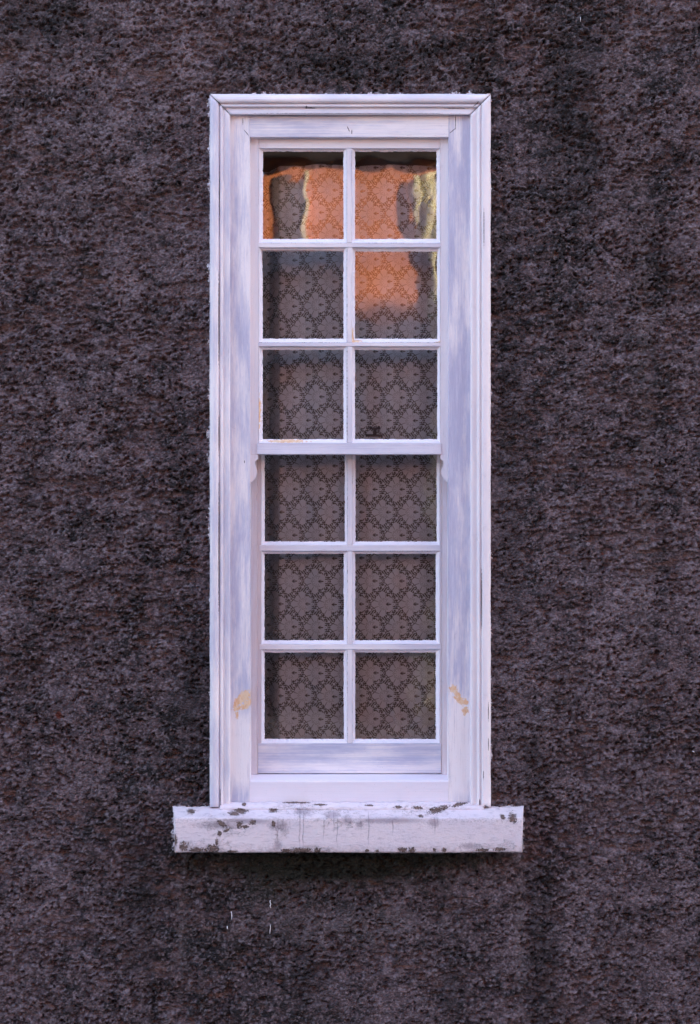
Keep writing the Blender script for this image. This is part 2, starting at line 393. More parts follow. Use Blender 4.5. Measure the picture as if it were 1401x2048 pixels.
def lace_mat():
    t = NT('lace_net')
    k = D / (S * (D + .19))
    P = t.x * k + 700.5; Q = t.z * k          # Q up
    wv = (t.noise(3, 3, 2.2, 2, .5, 3) - .5) * 10
    P = P - 586.5 + wv; Q = Q + (1161 - 1024) + (t.noise(3, 3, 3, 2, .5, 13) - .5) * 6
    LX, LY = 53.7, 91.4
    def cell(sh):
        u = t.math('FRACT', P * (1 / LX) + (.5 + 5.5 / LX + sh)) ; v = t.math('FRACT', Q * (1 / LY) + (.5 + sh))
        return (u - .5) * LX, ((v - .5) * LY).abs()
    u1, v1 = cell(0); u2, v2 = cell(.5)
    m = u1.abs() * (2 / LX) + v1 * (2 / LY)
    sel = m > 1.0
    u = u1 + (u2 - u1) * sel - 5.5; v = v1 + (v2 - v1) * sel      # now relative to the eye of the flower, v = |v|
    dist = lambda a, b, ra=1., rb=1.: t.math('SQRT', ((u - a) * (1 / ra)) * ((u - a) * (1 / ra)) + ((v - b) * (1 / rb)) * ((v - b) * (1 / rb)))
    # fan of big petals
    ang = t.math('ARCTAN2', v, (u + 4) * -1)
    rad = t.math('SQRT', (u + 4) * (u + 4) + v * v)
    sc = t.math('COSINE', ang * 9.0)
    fan = (rad - sc * 1.0 - t.math('COSINE', ang * 4.8) * 2.4 < 22.6) * (u < 0)
    petals = (dist(8, 7, 5, 6) < 1).max(dist(13.8, 0, 4.3, 3.4) < 1).max(dist(3, 9, 7, 6) < 1)
    dots = (dist(20, 5.2) < 2.6).max(dist(14.6, 12) < 2.7).max(dist(9, 18.6) < 2.7).max(dist(3, 25.4) < 2.4).max(dist(-26.5, 11) < 2.3).max(dist(-6, 34) < 2.6).max(dist(-2, 39) < 2.)
    solid = fan.max(petals).max(dots)
    # outlines inside the flower
    l1 = (((rad - 10.5 - sc * 1.2).abs()) < .45) * (ang < 2.2)
    l2 = (sc < -.92) * (rad > 12) * (rad < 24) * (u < 0)
    l3 = (t.math('COSINE', ang * 9 + 3.14) < -.9) * (rad > 4.5) * (rad < 10)
    eye = dist(0, 0, 1.1, 1.7) < 1
    bud = dist(14, 0, 1, .9) < 1
    chev = ((u + v * 1.1 - 7.2).abs() < .6) * (v < 3.6) * (u > 3)
    ln = l1.max(l2).max(l3)
    # ladders
    def ladder(cx, cy, sg, L, Wd):
        a, b = (u - cx) * .57 + (v - cy) * (.82 * sg), (u - cx) * .82 - (v - cy) * (.57 * sg)
        ins = (a.abs() < L) * (b.abs() < Wd)
        st = (t.math('FRACT', b * (1 / 4.2) + 10.2) < .56) * (t.math('FRACT', a * (1 / 5) + 10) < .9)
        return ins, ins * st
    i1, s1 = ladder(-2.5, 28.5, 1, 7.5, 8.5)
    i2, s2 = ladder(-29, 18, -1, 7.5, 8.5)
    # open net elsewhere
    p1 = (u * .66 + v * .76); p2 = (u * .66 - v * .76)
    net = (t.math('SINE', p1 * (6.283 / 6.4)) * t.math('SINE', p2 * (6.283 / 6.4)) > -.12)
    ins = i1.max(i2)
    hole = net * (1 - ins) + s1.max(s2)
    hole = t.math('MINIMUM', hole, 1) * (1 - solid)
    hole = hole.max(eye * .75).max(chev * .5).max(bud * .5).max(ln * .60 * solid)
    thread = (t.math('SINE', P * 4.0) * .5 + .5) * .12
    alpha = (1 - hole * .90) * (.80 + solid * .18 - thread)
    sheer = t.ramp(t.noise(5, 5, 5, 2, .5, 3), .3, .7) * .06
    alpha = t.math('MINIMUM', alpha + sheer * 0, 1)
    d = t.t.nodes.new('ShaderNodeBsdfDiffuse'); d.inputs[0].default_value = (.82, .87, .98, 1)
    tl = t.t.nodes.new('ShaderNodeBsdfTranslucent'); tl.inputs[0].default_value = (.7, .64, .66, 1)
    mx = t.t.nodes.new('ShaderNodeMixShader'); mx.inputs[0].default_value = .12
    t.t.links.new(d.outputs[0], mx.inputs[1]); t.t.links.new(tl.outputs[0], mx.inputs[2])
    tr = t.t.nodes.new('ShaderNodeBsdfTransparent')
    m2 = t.t.nodes.new('ShaderNodeMixShader'); t.t.links.new(alpha.v, m2.inputs[0])
    t.t.links.new(tr.outputs[0], m2.inputs[1]); t.t.links.new(mx.outputs[0], m2.inputs[2])
    return t.done(m2.outputs[0])
M['lace'] = lace_mat()

def glass_mat():
    t = NT('old_window_glass')
    gl = t.t.nodes.new('ShaderNodeBsdfGlossy'); gl.inputs['Roughness'].default_value = .020; gl.inputs[0].default_value = (1, 1, 1, 1)
    tr = t.t.nodes.new('ShaderNodeBsdfTransparent'); tr.inputs[0].default_value = (.99, .99, .985, 1)
    fr = t.t.nodes.new('ShaderNodeFresnel'); fr.inputs[0].default_value = 1.52
    f = t.math('MULTIPLY', E(t, fr.outputs[0]), 2.0, clamp=True)
    mx = t.t.nodes.new('ShaderNodeMixShader'); t.t.links.new(f.v, mx.inputs[0])
    t.t.links.new(tr.outputs[0], mx.inputs[1]); t.t.links.new(gl.outputs[0], mx.inputs[2])
    # thin dust film, denser in specks
    df = t.t.nodes.new('ShaderNodeBsdfDiffuse'); df.inputs[0].default_value = (.6, .52, .5, 1)
    v, _ = t.voro(110, 110, 110); sp = t.ramp(1 - v, .93, .95) * t.ramp(t.noise(11, 11, 11, 2, .5, 4), .52, .6)
    dust = t.ramp(t.noise(14, 10, 9, 5, .7, 2), .4, .8) * .03 + .003 + sp * .5
    m2 = t.t.nodes.new('ShaderNodeMixShader'); t.t.links.new(dust.v, m2.inputs[0])
    t.t.links.new(mx.outputs[0], m2.inputs[1]); t.t.links.new(df.outputs[0], m2.inputs[2])
    return t.done(m2.outputs[0])
M['glass'] = glass_mat()

def simple(name, col, rough=.7, var=.25, sc=6, bump=.004, metal=0):
    t = NT(name)
    n = t.noise(sc, sc, sc, 5, .65, 2); f = t.noise(sc * 12, sc * 12, sc * 12, 3, .6, 5)
    c = t.mix(t.ramp(n, .35, .65), tuple(x * (1 - var) for x in col), tuple(min(1, x * (1 + var)) for x in col))
    return t.done(t.principled(c, rough, t.bump(n * .5 + f, bump, .6), .3, metal))
M['orange'] = simple('orange_render', (.68, .215, .075), .85, .12, 3)
M['cream'] = simple('cream_paint', (.92, .78, .52), .6, .06, 8)
M['mauve'] = simple('mauve_render', (.13, .132, .155), .8, .35, 1.5)
M['bluegrey'] = simple('blue_grey_paint', (.16, .20, .27), .7, .15, 3)
M['cottage'] = simple('pale_cottage_render', (.42, .36, .32), .85, .15, 2)
M['grey_board'] = simple('grey_shutter', (.085, .060, .055), .7, .3, 5)
M['slate'] = simple('roof_slate', (.045, .034, .034), .8, .3, 5)
M['bark'] = simple('pale_bark', (.90, .72, .45), .8, .35, 14, .01)
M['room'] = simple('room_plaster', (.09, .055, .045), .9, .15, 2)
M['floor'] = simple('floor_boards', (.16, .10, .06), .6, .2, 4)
M['ground'] = simple('ground_earth', (.12, .10, .08), .95, .2, .5)
M['road'] = simple('asphalt', (.055, .055, .06), .9, .2, 8)
M['paving'] = simple('paving_stone', (.30, .27, .25), .85, .15, 3)
M['brass'] = simple('dark_brass', (.06, .03, .035), .5, .2, 30, .001)
M['drip'] = simple('white_drip', (.8, .77, .82), .5, .05, 30, .0005)
M['leaf'] = simple('dull_leaf', (.06, .08, .03), .7, .4, 20)

# ------------------------------------------------------------------ ground, street
GZ = -1.75
def slab(name, x0, y0, z0, x1, y1, z1, mat, parent=None, kind=None, bev=0):
    me = box_mesh(x0, y0, z0, x1, y1, z1, bev, 0, name, seg=0); o = link(name, me, mat, parent)
    if kind: o['kind'] = kind
    return o
slab('ground', -150, -150, GZ - .5, 150, 150, GZ - .13, M['ground'], kind='structure')
slab('road', -40, -7.6, GZ - .3, 40, -1.2, GZ - .126, M['road'], kind='structure')
slab('pavement', -40, -1.196, GZ - .3, 40, .3, GZ, M['paving'], kind='structure', bev=.01)
slab('far_pavement', -40, -9.2, GZ - .3, 40, -7.604, GZ, M['paving'], kind='structure', bev=.01)

# ------------------------------------------------------------------ our wall
TOPZ = 10.45
base = Vector((0, 0, GZ))
house = empty('roughcast_wall', base)
tag(house, 'dark grey-brown roughcast house wall around the white window', 'wall')
ox0, ox1 = W(424, 0).x, W(978, 0).x          # opening hidden behind the architrave
oz0, oz1 = W(0, 1640).z, W(0, 192).z
st = .0031
xs = np.concatenate([np.linspace(-1.62, ox0, int((ox0 + 1.62) / st)), np.linspace(ox0, ox1, int((ox1 - ox0) / st))[1:], np.linspace(ox1, 1.62, int((1.62 - ox1) / st))[1:]])
zs = np.concatenate([np.linspace(GZ, oz0, int((oz0 - GZ) / st)), np.linspace(oz0, oz1, int((oz1 - oz0) / st))[1:], np.linspace(oz1, 2.1, int((2.1 - oz1) / st))[1:]])
X, Z = np.meshgrid(xs, zs)
Xw = X + (vnoise(X, Z, 30, 30, 91) - .5) * .008; Zw = Z + (vnoise(X, Z, 30, 30, 92) - .5) * .008
h = .9 * (vnoise(Xw, Zw, 4, 5, 1) - .5) * .010
h += (vnoise(Xw, Zw, 26, 34, 2) - .5) * .009
dens = (vnoise(X, Z, 5, 8, 7) - .5) * .34 + (vnoise(X, Z, 15, 27, 8) - .5) * .36
pit = vnoise(Xw, Zw, 50, 92, 3) * .45 + vnoise(Xw + .3, Zw, 105, 165, 4) * .55
pit = np.clip((pit + dens - .545) / .10, 0, 1)
h -= pit * .0095
# rounded grit: every grain of the roughcast with its own size, height and tone
def grit(Xa, Za, cell, seed):
    r_ = np.random.RandomState(seed); T = r_.rand(4, 256, 256)
    u = Xa / cell + 3000; v = Za / cell + 3000; i0 = np.floor(u).astype(int); j0 = np.floor(v).astype(int)
    best = np.full(Xa.shape, 9.); hgt = np.zeros(Xa.shape); ton = np.zeros(Xa.shape)
    for di in (-1, 0, 1):
        for dj in (-1, 0, 1):
            a = (i0 + di) % 256; b = (j0 + dj) % 256
            d = np.hypot(u - (i0 + di + T[0][a, b]), (v - (j0 + dj + T[1][a, b])) * 1.15)
            m_ = d < best; best = np.where(m_, d, best); hgt = np.where(m_, T[2][a, b], hgt); ton = np.where(m_, T[3][a, b], ton)
    return np.sqrt(np.clip(1 - (best / .85) ** 2, 0, 1)), hgt, ton
g1, g1h, g1t = grit(X, Z, .0105, 51); g2, g2h, g2t = grit(X, Z, .0062, 52)
big1 = (g1h > .80)
h += (g2 * (.35 + g2h) * .0030 + g1 * big1 * g1h * .0034) * (1 - .6 * pit)
tone = np.where(big1 & (g1 > .25), g1t, g2t)
h += (vnoise(Xw, Zw, 140, 150, 14) - .5) * .0022
h += rng.uniform(-1, 1, X.shape) * .0016
rough_amt = .75 + .5 * vnoise(X, Z, 3, 3, 6)
h *= rough_amt
edge = np.clip(np.minimum.reduce([X + 1.62, 1.62 - X, 2.1 - Z]) / .05, 0, 1)
Y = -(h * edge) - .001
cx = (X[:-1, :-1] + X[1:, 1:]) / 2; cz = (Z[:-1, :-1] + Z[1:, 1:]) / 2
cull = (cx > ox0) & (cx < ox1) & (cz > oz0) & (cz < oz1)
me = grid_mesh(X, Y, Z, 'render_coat', cull)
rust = np.roll(pit, -2, 0) * .8 + pit * .5
at2 = me.attributes.new('grain', 'FLOAT', 'POINT'); at2.data.foreach_set('value', tone.ravel().astype('f'))
at = me.attributes.new('rust', 'FLOAT', 'POINT'); at.data.foreach_set('value', rust.ravel().astype('f'))
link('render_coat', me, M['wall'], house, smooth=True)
# the rest of the wall: core with the opening, and the plain render outside the detailed part
bm = bmesh.new()
def quad(bm, pts):
    bm.faces.new([bm.verts.new(p) for p in pts])
def addbox(bm, x0, y0, z0, x1, y1, z1):
    r = bmesh.ops.create_cube(bm, size=1.0)
    for v in r['verts']:
        v.co = Vector((x0 + (v.co.x + .5) * (x1 - x0), y0 + (v.co.y + .5) * (y1 - y0), z0 + (v.co.z + .5) * (z1 - z0)))
LX0, LX1 = -14, 22
addbox(bm, LX0, .000, GZ, -1.62, .3, TOPZ); addbox(bm, 1.62, .000, GZ, LX1, .3, TOPZ)
addbox(bm, -1.62, .0005, 2.1, 1.62, .3, TOPZ)
addbox(bm, -1.62, .022, GZ, ox0, .3, 2.1); addbox(bm, ox1, .022, GZ, 1.62, .3, 2.1)
addbox(bm, ox0, .022, GZ, ox1, .3, oz0 + .012); addbox(bm, ox0, .022, oz1, ox1, .3, 2.1)
link('wall_core', from_bm(bm, 'wall_core'), M['wall'], house)
# splashes of white paint on the render
for (px, py, pts) in ((541, 1808, [(0, -8), (-.6, -4), (1, 0), (-.4, 4), (1.2, 8)]), (541, 1858, [(0, -9), (.3, -3), (-.4, 3), (-.8, 9)]),
                      (463, 1831, [(0, -8), (.8, -3), (1.2, 3), (.6, 8)]), (455, 1855, [(0, -3), (.2, 0), (.3, 3)]), (1161, 39, [(0, -5), (.4, 0), (.3, 4)]),
                      (1387, 1503, [(-2, -1), (0, 0), (2, 1.4)])):
    P3 = [W(px + a, py + b, -.006) for a, b in pts]
    rr = [.0008] + [random.uniform(.0009, .0017) for _ in P3[1:-1]] + [.0011]
    o = link('paint_drip', tube_mesh(P3, rr, 8, 'paint_drip', .5), M['drip'], house, smooth=True)
    o['label'] = 'thin white paint drip on dark render'

# ------------------------------------------------------------------ room behind
t_ = empty('room', Vector((0, .3, GZ)))
t_['kind'] = 'structure'
bm = bmesh.new()
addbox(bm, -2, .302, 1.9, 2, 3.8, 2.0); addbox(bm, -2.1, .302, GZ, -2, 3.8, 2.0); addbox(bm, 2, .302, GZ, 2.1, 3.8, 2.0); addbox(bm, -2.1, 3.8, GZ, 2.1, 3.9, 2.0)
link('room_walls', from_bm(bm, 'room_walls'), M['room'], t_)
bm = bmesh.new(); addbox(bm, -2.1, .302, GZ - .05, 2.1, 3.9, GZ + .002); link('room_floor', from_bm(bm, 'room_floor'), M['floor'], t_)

# ------------------------------------------------------------------ window
win = empty('sash_window', W(700.5, 1705, 0))
tag(win, 'tall white-painted wooden sliding sash window with twelve panes and a chipped stone sill', 'window')

# architrave: moulded profile, mitred at the head
prof = [(0, .020), (0, -.010), (.6, -.016), (2, -.020), (5, -.024), (9, -.0262), (13, -.0258), (16, -.0235), (18, -.018), (18.6, -.0135), (19.6, -.0125), (20.2, -.0165), (21.5, -.0185), (24, -.0185), (25.3, -.0165),
        (26, -.0115), (28, -.0095), (31, -.0105), (35, -.0125), (38.5, -.0135), (40, -.0125), (40.6, -.009), (40.8, .012)]
def arch(side):
    bm = bmesh.new(); rows = []
    N = 150 if side != 'top' else 70
    for i in range(N + 1):
        r = i / N; row = []
        for (t, y) in prof:
            yy = y
            if side == 'l': px = 420 + t; py = (189.3 + t) + ((1613.5 + max(0, (20 - t) * .05)) - (189.3 + t)) * r
            elif side == 'r': px = 982 - t; py = (189.3 + t) + (1613.5 - (189.3 + t)) * r
            else:
                py = 188 + t * 1.03; px = (421.2 + t) + (980.8 - t - 421.2 - t) * r
            if side == 'r' and 14 < t < 40: yy = y - .002 if t > 20 else y - .003   # clogged with old paint
            p = W(px, py, yy)
            n1 = mnoise.noise(Vector((p.x * 9, t * .3, p.z * 9))); n2 = mnoise.noise(Vector((p.x * 55, t * .5, p.z * 55)))
            n3 = mnoise.noise(Vector((p.x * 160, t * .5, p.z * 160)))
            ed = 1.0 if t < 3 else .25
            off = (n1 * .0012 + n2 * .0007 + n3 * .0008) * ed
            if side == 'top': p.z += off
            else: p.x += off
            p.y += n1 * .0008 + n2 * .0004
            row.append(bm.verts.new(p))
        rows.append(row)
    for a, b in zip(rows, rows[1:]):
        for k in range(len(prof) - 1): bm.faces.new((a[k], a[k + 1], b[k + 1], b[k]))
    bm.faces.new(rows[0]); bm.faces.new(rows[-1][::-1])
    return from_bm(bm, 'architrave')
for side, m, lb in (('l', 'arch_l', 'left upright of the moulded architrave, streaked bluish white'), ('r', 'arch_r', 'right upright of the moulded architrave, smoother pinkish white'), ('top', 'arch_t', 'moulded head of the architrave')):
    o = link('architrave', arch(side), M[m], win, smooth=False); o['label'] = lb
    o.data.polygons.foreach_set('use_smooth', [True] * len(o.data.polygons))

# frame lining
YL = .004
def part(name, parent, mat, *a, **k):
    lb = k.pop('label', None)
    o = link(name, board_mesh(*a, nm=name, **k), mat, parent)
    if lb: o['label'] = lb
    return o
part('frame_post', win, M['lining_v'], 458, 229, 500, 1607, YL, .12, bev=.0006, label='left frame post with streaky paint and a tan filler patch')
part('frame_post', win, M['lining_v'], 897.5, 229, 944, 1607, YL, .12, bev=.0006, label='right frame post with streaky paint and a tan filler patch')
part('frame_head', win, M['lining_h'], 500.15, 229, 897.35, 274, YL + .0004, .12, bev=.0004)
part('frame_sill', win, M['sill_h'], 500.15, 1563.5, 897.35, 1607, YL + .0003, .12, bev=.0004)
# sloping top of the frame sill (water table)
bm = bmesh.new(); N = 60
rows = []
for i in range(N + 1):
    px = 500.3 + (897.2 - 500.3) * i / N
    j = mnoise.noise(Vector((px * .05, 0, 0))) * .6
    rows.append([bm.verts.new(W(px, 1563.8 + j, YL + .0005)), bm.verts.new(W(px, 1561.0 + j, YL + .0025)), bm.verts.new(W(px, 1556 + j * .6, .034)), bm.verts.new(W(px, 1547.6 + j * .5, .088)), bm.verts.new(W(px, 1546, .12)), bm.verts.new(W(px, 1575, .12)), bm.verts.new(W(px, 1575, YL + .003))])
for a, b in zip(rows, rows[1:]):
    for k in range(7): bm.faces.new((a[k], a[(k + 1) % 7], b[(k + 1) % 7], b[k]))
bm.faces.new(rows[0]); bm.faces.new(rows[-1][::-1])
o = link('sill_slope', from_bm(bm, 'sill_slope'), M['sill_h'], win)
# parting beads beside the lower sash
part('parting_bead', win, M['stile_shaded'], 498, 300, 515.5, 1549, .078, .128, label='left channel strip beside the lower sash')
part('parting_bead', win, M['stile_shaded'], 884.5, 300, 899, 1549, .078, .128, label='right channel strip beside the lower sash')

# sashes -----------------------------------------------------------------
GL = (526.5, 687); GR = (711, 873.5)
def putty_mesh(outer, glass, yf, yg, seed):
    """ragged bevel of putty from the wood to the glass; outer/glass = px rects l,t,r,b"""
    rnd = random.Random(seed)
    ol, ot, orr, ob = outer; gl, gt, gr, gb = glass
    mids = []
    n = 64
    def loop(l, t_, r, b, y, jit):
        pts = []
        def side(p0, p1, nx, ny, kk):
            for i in range(n):
                f = i / n; p = Vector(p0).lerp(Vector(p1), f)
                q = 0
                if jit and i:
                    edge = min(1, min(i, n - i) / 3)
                    q = (mnoise.noise(Vector((p.x * .11 + seed, p.y * .11, kk))) * 1.1 + mnoise.noise(Vector((p.x * .45, p.y * .45 + seed, kk))) * .8 + rnd.uniform(-.25, .25)) * jit * edge
                pts.append(W(p.x + nx * q, p.y + ny * q, y + (mnoise.noise(Vector((p.x * .2, p.y * .2, 3))) * .0012 if jit else 0)))
        side((l, t_), (r, t_), 0, 1, 0); side((r, t_), (r, b), -1, 0, 1); side((r, b), (l, b), 0, -1, 2); side((l, b), (l, t_), 1, 0, 3)
        return pts
    lp = [loop(ol, ot, orr, ob, yf + .0095, 0), loop(ol, ot, orr, ob, yf - .0006, .15),
          loop(ol + (gl - ol) * .55, ot + (gt - ot) * .38, orr + (gr - orr) * .55, ob + (gb - ob) * .62, yf + (yg - yf) * .60, .35),
          loop(gl, gt, gr, gb, yg - .0025, 1.0), loop(gl + .1, gt + .1, gr - .1, gb - .1, yg + .0004, 1.0)]
    # keep the last two loops consistent
    lp[4] = [Vector((a.x, yg + .0004, a.z)) for a in lp[3]]
    bm = bmesh.new(); V = [[bm.verts.new(p) for p in l] for l in lp]
    for a, b in zip(V, V[1:]):
        m_ = len(a)
        for i in range(m_): bm.faces.new((a[i], a[(i + 1) % m_], b[(i + 1) % m_], b[i]))
    return from_bm(bm, 'putty')

def pane_mesh(rect, y, tx, tz, amp, seed):
    """old drawn glass: a gently waved sheet, tilted a little in its rebate"""
    l, t_, r, b = rect; a = W(l - 3, b + 3, y); c = W(r + 3, t_ - 3, y)
    X, Z = np.meshgrid(np.linspace(a.x, c.x, 60), np.linspace(a.z, c.z, 60))
    cx, cz = (a.x + c.x) / 2, (a.z + c.z) / 2
    Y = y + (X - cx) * tx + (Z - cz) * tz
    Y = Y + amp * (np.sin(X * 47 + seed + 2.2 * np.sin(Z * 31 + seed)) * .8e-4 + (vnoise(X, Z, 14, 26, seed) - .5) * 3.2e-4 + (vnoise(X, Z, 38, 46, seed + 9) - .5) * .75e-4)
    return grid_mesh(X, Y, Z, 'pane')

def sash(name, label, rows, yf, stile_l, stile_r, top, bottom, mats, tilts, seed0):
    sh = empty(name, W(700.5, rows[-1][1], yf) - origin_of(win)); sh.parent = win; sh['label'] = label
    yg = yf + .0155; yb = yf + .040
    # stiles (outer frame of the sash)
    return sh, yg, yb

# upper sash ------------------------------------------------
YU = .026
up = empty('upper_sash', W(700.5, 909, YU) - win.location); up.parent = win
up['label'] = 'upper sash, in front, its top panes reflecting orange'
yg, yb = YU + .0155, YU + .036
part('stile', up, M['stile'], 499, 276, 518, 909.5, YU, yb)
part('stile', up, M['stile'], 881, 276, 900, 909.5, YU, yb)
part('top_rail', up, M['rail'], 518.4, 276, 880.6, 296.5, YU + .0006, yb - .001)
part('meeting_rail', up, M['meet'], 514.5, 886, 883, 908.5, YU - .004, yb + .004, label='bluish white rail where the two sashes meet')
UR = [(303, 478), (503, 677.5), (699.5, 878.5)]
for (a, b) in ((486, 494.5), (685, 692.5)):
    part('glazing_bar', up, M['bar_h'], 516.5, a, 882, b, YU - .0012, yb - .004)
for k, (a, b) in enumerate(((296.9, 485.6), (494.9, 684.6), (692.9, 885.6))):
    part('glazing_bar', up, M['bar_v'], 694.5 + .3 * k, a, 704 + .3 * k, b, YU - .0004, yb - .004)
# tilts (rad) steer what each old pane mirrors
tu = {(0, 0): (0, 0), (0, 1): (0, 0), (1, 0): (.004, -.032), (1, 1): (-.004, .002), (2, 0): (.003, .008), (2, 1): (-.01, .004)}
for k, (t0, b0) in enumerate(UR):
    ot = (296.9, 494.9, 692.9)[k]; ob = (485.6, 684.6, 885.6)[k]
    for j, (l, r) in enumerate((GL, GR)):
        ll, rr = (l - (.6 if k else 0), r + .4) if j == 0 else (l - .5, r + (1.5 if k else 0))
        outer = (518.3, ot, 694.2, ob) if j == 0 else (704.3, ot, 880.7, ob)
        link('putty', putty_mesh(outer, (ll, t0, rr, b0), YU, yg, 10 + k * 2 + j), M['putty'], up, smooth=False)
        tx, tz = tu[(k, j)]
        link('pane', pane_mesh((ll, t0, rr, b0), yg, tx, tz, .22, 3 + k * 5 + j * 2), M['glass'], up, smooth=True)
# ogee horns under the upper stiles
def horn(mir):
    prof = [(499.5, 908.8), (516.0, 908.8), (517.2, 914), (517.0, 918.5), (513.5, 920.3), (510.6, 922.5), (509.8, 926), (511, 931), (513.6, 936.5), (514.8, 942), (514.6, 948), (512.4, 954), (508.6, 959), (505, 962), (503.2, 964.5), (499.5, 966)]
    if mir: prof = [(1398.0 - x, y) for x, y in prof]
    bm = bmesh.new()
    f = [bm.verts.new(W(x, y, YU + .0004)) for x, y in prof]; bk = [bm.verts.new(W(x, y, YU + .034)) for x, y in prof]
    bm.faces.new(f); bm.faces.new(bk[::-1])
    for i in range(len(prof)): j = (i + 1) % len(prof); bm.faces.new((f[i], bk[i], bk[j], f[j]))
    bmesh.ops.bevel(bm, geom=[e for e in bm.edges if e.verts[0] in f and e.verts[1] in f], offset=.0009, segments=2, affect='EDGES')
    return from_bm(bm, 'horn')
for mir in (0, 1): link('horn', horn(mir), M['stile'], up)

# lower sash ------------------------------------------------
YW = .084
lo = empty('lower_sash', W(700.5, 1547, YW) - win.location); lo.parent = win
lo['label'] = 'lower sash, set behind the upper one, with a wide worn bottom rail'
yg2, yb2 = YW + .0155, YW + .038
part('stile', lo, M['stile_shaded'], 516, 880, 523, 1547, YW, yb2)
part('stile', lo, M['stile_shaded'], 880, 880, 884, 1547, YW, yb2)
part('top_rail', lo, M['rail'], 523.3, 880, 879.7, 906, YW + .0006, yb2 - .001)
part('bottom_rail', lo, M['low_rail'], 516.5, 1487, 882.5, 1546.8, YW - .0015, yb2, label='wide bottom rail with bluish primer showing through white paint')
for (a, b) in ((1090.5, 1102), (1288.5, 1299)):
    part('glazing_bar', lo, M['bar_h'], 519.5, a, 881, b, YW - .0012, yb2 - .004)
for (a, b) in ((906.4, 1090.1), (1102.4, 1288.1), (1299.4, 1486.6)):
    part('glazing_bar', lo, M['bar_v'], 695.5, a, 705, b, YW - .0004, yb2 - .004)
LR = [(910, 1083), (1107.5, 1280.5), (1305, 1478)]
tl = {(0, 0): (.004, 0), (0, 1): (-.004, .0), (1, 0): (0, .002), (1, 1): (-.006, 0), (2, 0): (.002, 0), (2, 1): (0, .003)}
for k, (t0, b0) in enumerate(LR):
    ot = (906.4, 1102.4, 1299.4)[k]; ob = (1090.1, 1288.1, 1486.6)[k]
    for j in (0, 1):
        l, r = ((530, 690), (711.5, 874))[j]
        if k: l, r = (l - .5, r - 2)
        outer = (523.2, ot, 695.2, ob) if j == 0 else (705.3, ot, 879.8, ob)
        link('putty', putty_mesh(outer, (l, t0, r, b0), YW, yg2, 40 + k * 2 + j), M['putty'], lo)
        tx, tz = tl[(k, j)]
        link('pane', pane_mesh((l, t0, r, b0), yg2, tx, tz, .45, 30 + k * 5 + j * 2), M['glass'], lo, smooth=True)
# sash fastener on the lower sash's top rail, seen through the glass
bm = bmesh.new()
a = W(750, 864, .10)
addbox(bm, a.x - .028, .094, a.z - .014, a.x + .024, .116, a.z - .007)
for (dx, dz, rx, rz) in ((0, -.001, .006, .010), (0, .010, .011, .004)):
    r = bmesh.ops.create_uvsphere(bm, u_segments=14, v_segments=8, radius=1)
    for v in r['verts']: v.co = Vector((a.x + dx + v.co.x * rx, .104 + v.co.y * .006, a.z + dz + v.co.z * rz))
r = bmesh.ops.create_uvsphere(bm, u_segments=12, v_segments=8, radius=1)
for v in r['verts']: v.co = Vector((a.x + .012 + v.co.x * .005, .104 + v.co.y * .005, a.z + .013 + v.co.z * .006))
r = bmesh.ops.create_uvsphere(bm, u_segments=12, v_segments=8, radius=1)
for v in r['verts']: v.co = Vector((a.x - .012 + v.co.x * .005, .104 + v.co.y * .005, a.z + .013 + v.co.z * .005))
link('sash_fastener', from_bm(bm, 'sash_fastener'), M['brass'], lo, smooth=True)

# stone sill -------------------------------------------------
YS = -.085
sp = [(1705.5, YS + .002, 0), (1702.5, YS, 0), (1669, YS + .001, 0), (1638, YS + .001, 0), (1635.2, YS + .003, 0), (None, None, 0)]
bm = bmesh.new(); rows = []
N = 240
zt = W(0, 1635, YS + .003).z; zb = W(0, 1613, -.005).z; zbt = W(0, 1705.5, YS + .002).z
for i in range(N + 1):
    f = i / N
    row = []
    zl = [(YS + .045, zbt + .001), (YS + .006, zbt), (YS + .0012, zbt + .0022), (YS, zbt + .006)]
    zl += [(YS, zbt + .006 + (zt - zbt - .010) * q) for q in (.15, .3, .45, .6, .75, .9, 1)]
    zl += [(YS + .0012, zt - .0012), (YS + .005, zt)]
    zl += [(YS + .005 + (-.004 - YS - .005) * q, zt + (zb - zt) * q) for q in (.25, .5, .75, 1)]
    zl += [(.02, zb + .004), (.10, zb + .006), (.10, zbt)]
    for (y, z) in zl:
        yf_ = min(1, max(0, (y - YS) / .085))
        xl = W(350, 0, YS).x + (W(344, 0, -.004).x - W(350, 0, YS).x) * yf_
        xr = W(1045, 0, YS).x + (W(1049.5, 0, -.004).x - W(1045, 0, YS).x) * yf_
        x = xl + (xr - xl) * f
        p = Vector((x, y, z))
        n1 = mnoise.noise(p * 8); n2 = mnoise.noise(p * 45); n3 = mnoise.noise(p * 130)
        p.y += n1 * .0015 + n2 * .0008 + n3 * .0004
        p.z += (n1 * .0012 + n2 * .0008 + n3 * .0006) * (1 if y < .01 else 0)
        if i in (0, N): p.x += (.001 if i == 0 else -.001)
        row.append(bm.verts.new(p))
    rows.append(row)
K = len(rows[0])
for a, b in zip(rows, rows[1:]):
    for k in range(K): bm.faces.new((a[k], a[(k + 1) % K], b[(k + 1) % K], b[k]))
bm.faces.new(rows[0]); bm.faces.new(rows[-1][::-1])
o = link('stone_sill', from_bm(bm, 'stone_sill'), M['stone'], win, smooth=True)
o['label'] = 'projecting stone sill in chipped white paint with grey drip stains'
